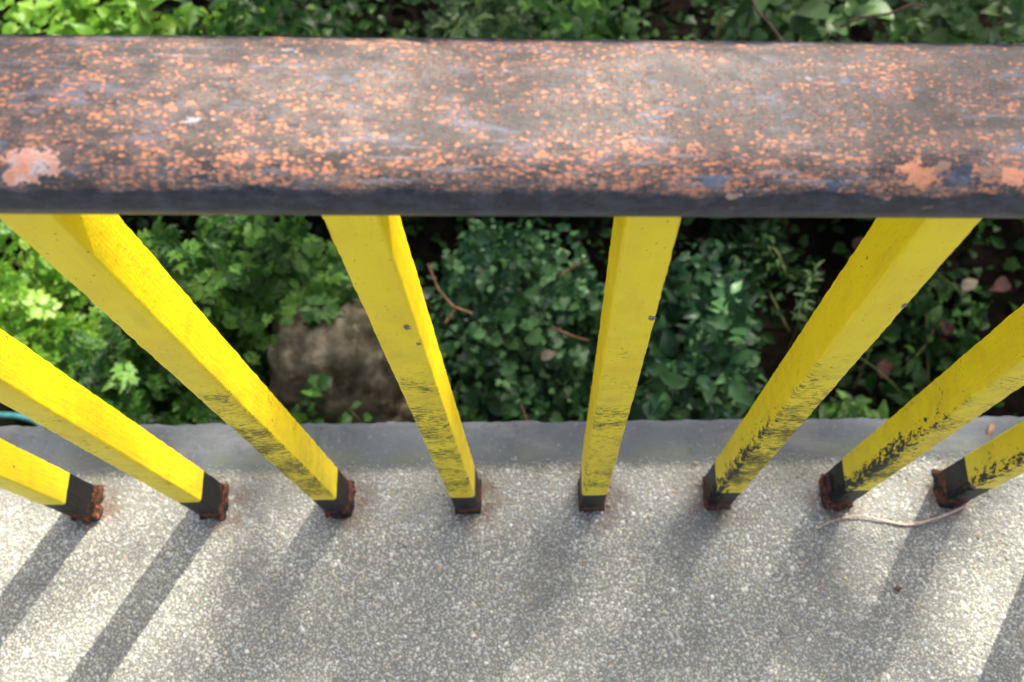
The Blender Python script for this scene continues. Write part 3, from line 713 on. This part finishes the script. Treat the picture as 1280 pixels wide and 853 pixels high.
# upright seeding weed
p = at(1024, 400, -.95); wd = tag(empty('seed_weed', (p[0], p[1], -1.46)), 'thin upright weed with a pale seed spike in the dark gap', 'weed')
tp = at(1021, 332, -.66) - np.array(wd.location)
tube('stem', [Vector((0, 0, 0)), Vector(tp) * .5 + Vector((.006, 0, 0)), Vector(tp)], [.003, .002, .0012], M_STEM, wd)
V, F = LEAF['lance'][0]; r = random.Random(5); PP = []; NN = []; DD = []
for i in range(34):
    u = .62 + .38 * i / 34; PP.append(tp * u); DD.append((r.uniform(-1, 1), r.uniform(-1, 1), .6)); NN.append((r.gauss(0, 1), r.gauss(0, 1), .8))
V, F, T_ = leaf_cloud('lance', np.array(PP), frames(np.array(NN), np.array(DD)), np.full(34, .026), np.arange(34) % 5, np.full(34, 3))
tag(link('seed_head', mesh_tris('seed_head', V, F, tint=T_), ML['heart'], wd), kind='stuff')
# teal hose at the wall foot
M_TEAL = mat_noise('teal_plastic', (.02, .10, .11), (.05, .19, .20), 60, .4)
hp = [at(-160, 512, -.82), at(-60, 519, -.82), at(0, 519, -.82), at(30, 522, -.82), at(52, 532, -.82), at(70, 556, -.84)]
m = tube('hose', smooth_path(hp, 8), .007)
tag(link('hose', m, M_TEAL), 'thin teal hose lying among weeds at the wall foot', 'hose')
# dry stem, crumbs on the pavement
tw = [at(1018, 662, .003), at(1045, 650, .004), at(1075, 645, .006), at(1105, 651, .004), at(1135, 656, .003), at(1165, 650, .004), at(1195, 638, .006), at(1209, 630, .010), at(1217, 620, .016)]
pts = smooth_path(tw, 6); rads = [.0010 + .0011 * (i / len(pts)) + (.0008 if i in (26, 27, 41, 42) else 0) for i in range(len(pts))]
st = tag(empty('dry_twig', tuple(at(1135, 656, 0))), 'thin curved dry pinkish stem lying by the feet of yellow bars', 'twig')
M_TW = mat_noise('dry_stem', (.42, .29, .21), (.66, .52, .42), 220, .7, .4, .0008)
tube('stalk', [p - st.location for p in pts], rads, M_TW, st, 8, .1)
tube('side_twig', [pts[40] - st.location, pts[40] + Vector((.006, -.010, .002)) - st.location], [.0011, .0006], M_TW, st, 6)
M_CR = mat_noise('brown_crumb', (.05, .025, .018), (.17, .09, .06), 300, .9, .5, .001)
def crumb(name, lab, a, b, s, mt, z=.001):
    p = at(a, b, z); bm = bmesh.new(); bmesh.ops.create_icosphere(bm, subdivisions=2, radius=1)
    for v in bm.verts: n = v.co.normalized(); v.co = Vector((n.x * s, n.y * s * .75, n.z * s * .55)) * (1 + .5 * nz(n.x * 2 + a, n.y * 2, n.z * 2))
    m = bpy.data.meshes.new(name); bm.to_mesh(m); bm.free(); o = tag(link(name, m, mt, None, (p[0], p[1], z + s * .4)), lab, 'debris'); o.rotation_euler.z = a
crumb('bark_crumb', 'dark brown bark crumb on pavement in front of the dry stem', 1122, 736, .0042, M_CR)
crumb('bark_crumb', 'small orange-red chip on pavement in front of the middle bars', 729, 706, .0018, mat_noise('red_chip', (.4, .12, .06), (.5, .2, .1), 300))
crumb('yellow_grain', 'small yellowish grain on pavement below the dry stem', 1056, 723, .0018, mat_noise('yellow_grain', (.5, .38, .12), (.6, .5, .2), 300))
V, F = LEAF['ovate'][2]; p = at(1240, 530, -.001)
o = tag(link('dry_leaf_scrap', mesh_tris('dry_leaf_scrap', V * .020 * np.array([.6, 1, 1.2]), F), mat_noise('pink_scrap', (.20, .10, .065), (.34, .19, .135), 120), None, (p[0], p[1], .002)), 'pinkish dry leaf scrap on the cement coping', 'dead leaf'); o.rotation_euler = (0, .1, 2.7)

# ------------------------------------------------------------------ tree whose crown shades the railing
tb = np.array([4.6, 6.6, gz(4.6, 6.6)])
tree = tag(empty('shade_tree', tuple(tb)), 'tall broadleaf tree beyond the bank, shading the railing with its spreading crown', 'tree')
M_BARK = mat_noise('bark', (.07, .055, .04), (.18, .145, .11), 14, .9, .8, .03)
cc = SUN * 9.0 + np.array([1.35, .75, 0])              # crown centre
def loc(p): return Vector(p) - Vector(tb)
trunk = [tb, tb + (-.05, .0, 1.6), tb + (-.2, -.2, 3.4), np.array([cc[0] + .7, cc[1] + .6, cc[2] - 1.6]), np.array([cc[0] + .3, cc[1] + .2, cc[2] + .8])]
tube('trunk', [loc(p) for p in smooth_path(trunk, 6)], [.22 - .17 * i / 24 for i in range(25)], M_BARK, tree, 14, .05)
g = np.random.default_rng(21); tips = []
for i in range(16):
    th = 6.283 * i / 16 + g.uniform(-.2, .2); el_ = g.uniform(-.35, .8); R_ = g.uniform(1.3, 2.5)
    s0 = np.array(trunk[3]) * (1 - i / 20) + np.array(trunk[4]) * (i / 20)
    e = cc + R_ * np.array([math.cos(th) * math.cos(el_), math.sin(th) * math.cos(el_), math.sin(el_) * .7])
    mid = (s0 + e) / 2 + g.normal(0, .15, 3) + np.array([0, 0, .2])
    tube('limb', [loc(p) for p in smooth_path([s0, mid, e], 5)], [.06 - .048 * q / 10 for q in range(11)], M_BARK, tree, 8, .08)
    tips += [mid, e]
CL = [t + g.normal(0, .35, 3) for t in tips for _ in range(2)]
P = np.concatenate([c + g.normal(0, .28, (70, 3)) for c in CL])
n = 15000; F0 = np.stack([g.uniform(-1.3, 3.0, n), g.uniform(-1.2, 2.6, n), np.zeros(n)], 1)
P = np.concatenate([P, F0 + SUN * g.uniform(7.6, 10.2, (n, 1))])      # the side of the crown between the sun and the railing
foot = P - SUN * (P[:, 2:3] / SUN[2]); fx, fy = foot[:, 0], foot[:, 1]
def ss(v, a, b): t = np.clip((v - a) / (b - a), 0, 1); return t * t * (3 - 2 * t)
bank = ss(fx, -.72, -.18) * .74                         # open on the sunny side, dense over the far bank
edge_ = ss(fx, -.95, -.80) * (1 - ss(fx, .34, .44)) * .72
pav = (ss(fx, -.43, -.30) * (1 - .96 * ss(fx, .32, .39))) * .84
rails = np.where(fy < -.42, .24, .06 + .25 * ss(fx, -.25, .1))
dens = np.where(fy > .26, bank, np.where(fy > .045, edge_, np.where(fy > -.24, pav, rails)))
cl = np.array([nz(a_ * 5.5, b_ * 5.5, 3.3) for a_, b_ in zip(fx, fy)])
P = P[g.random(len(P)) < np.clip(dens * (1 + np.where(fy > .26, 2.4, .9) * cl), 0, 1)]
n = len(P); N = np.stack([g.normal(0, .6, n), g.normal(0, .6, n), np.ones(n)], 1); D = g.normal(0, 1, (n, 3))
V, F, T_ = leaf_cloud('ovate', P - tb, frames(N, D), g.uniform(.07, .13, n), g.integers(0, 5, n), g.integers(0, 4, n))
tag(link('crown', mesh_tris('crown', V, F, tint=T_), ML['herb'], tree), kind='stuff')
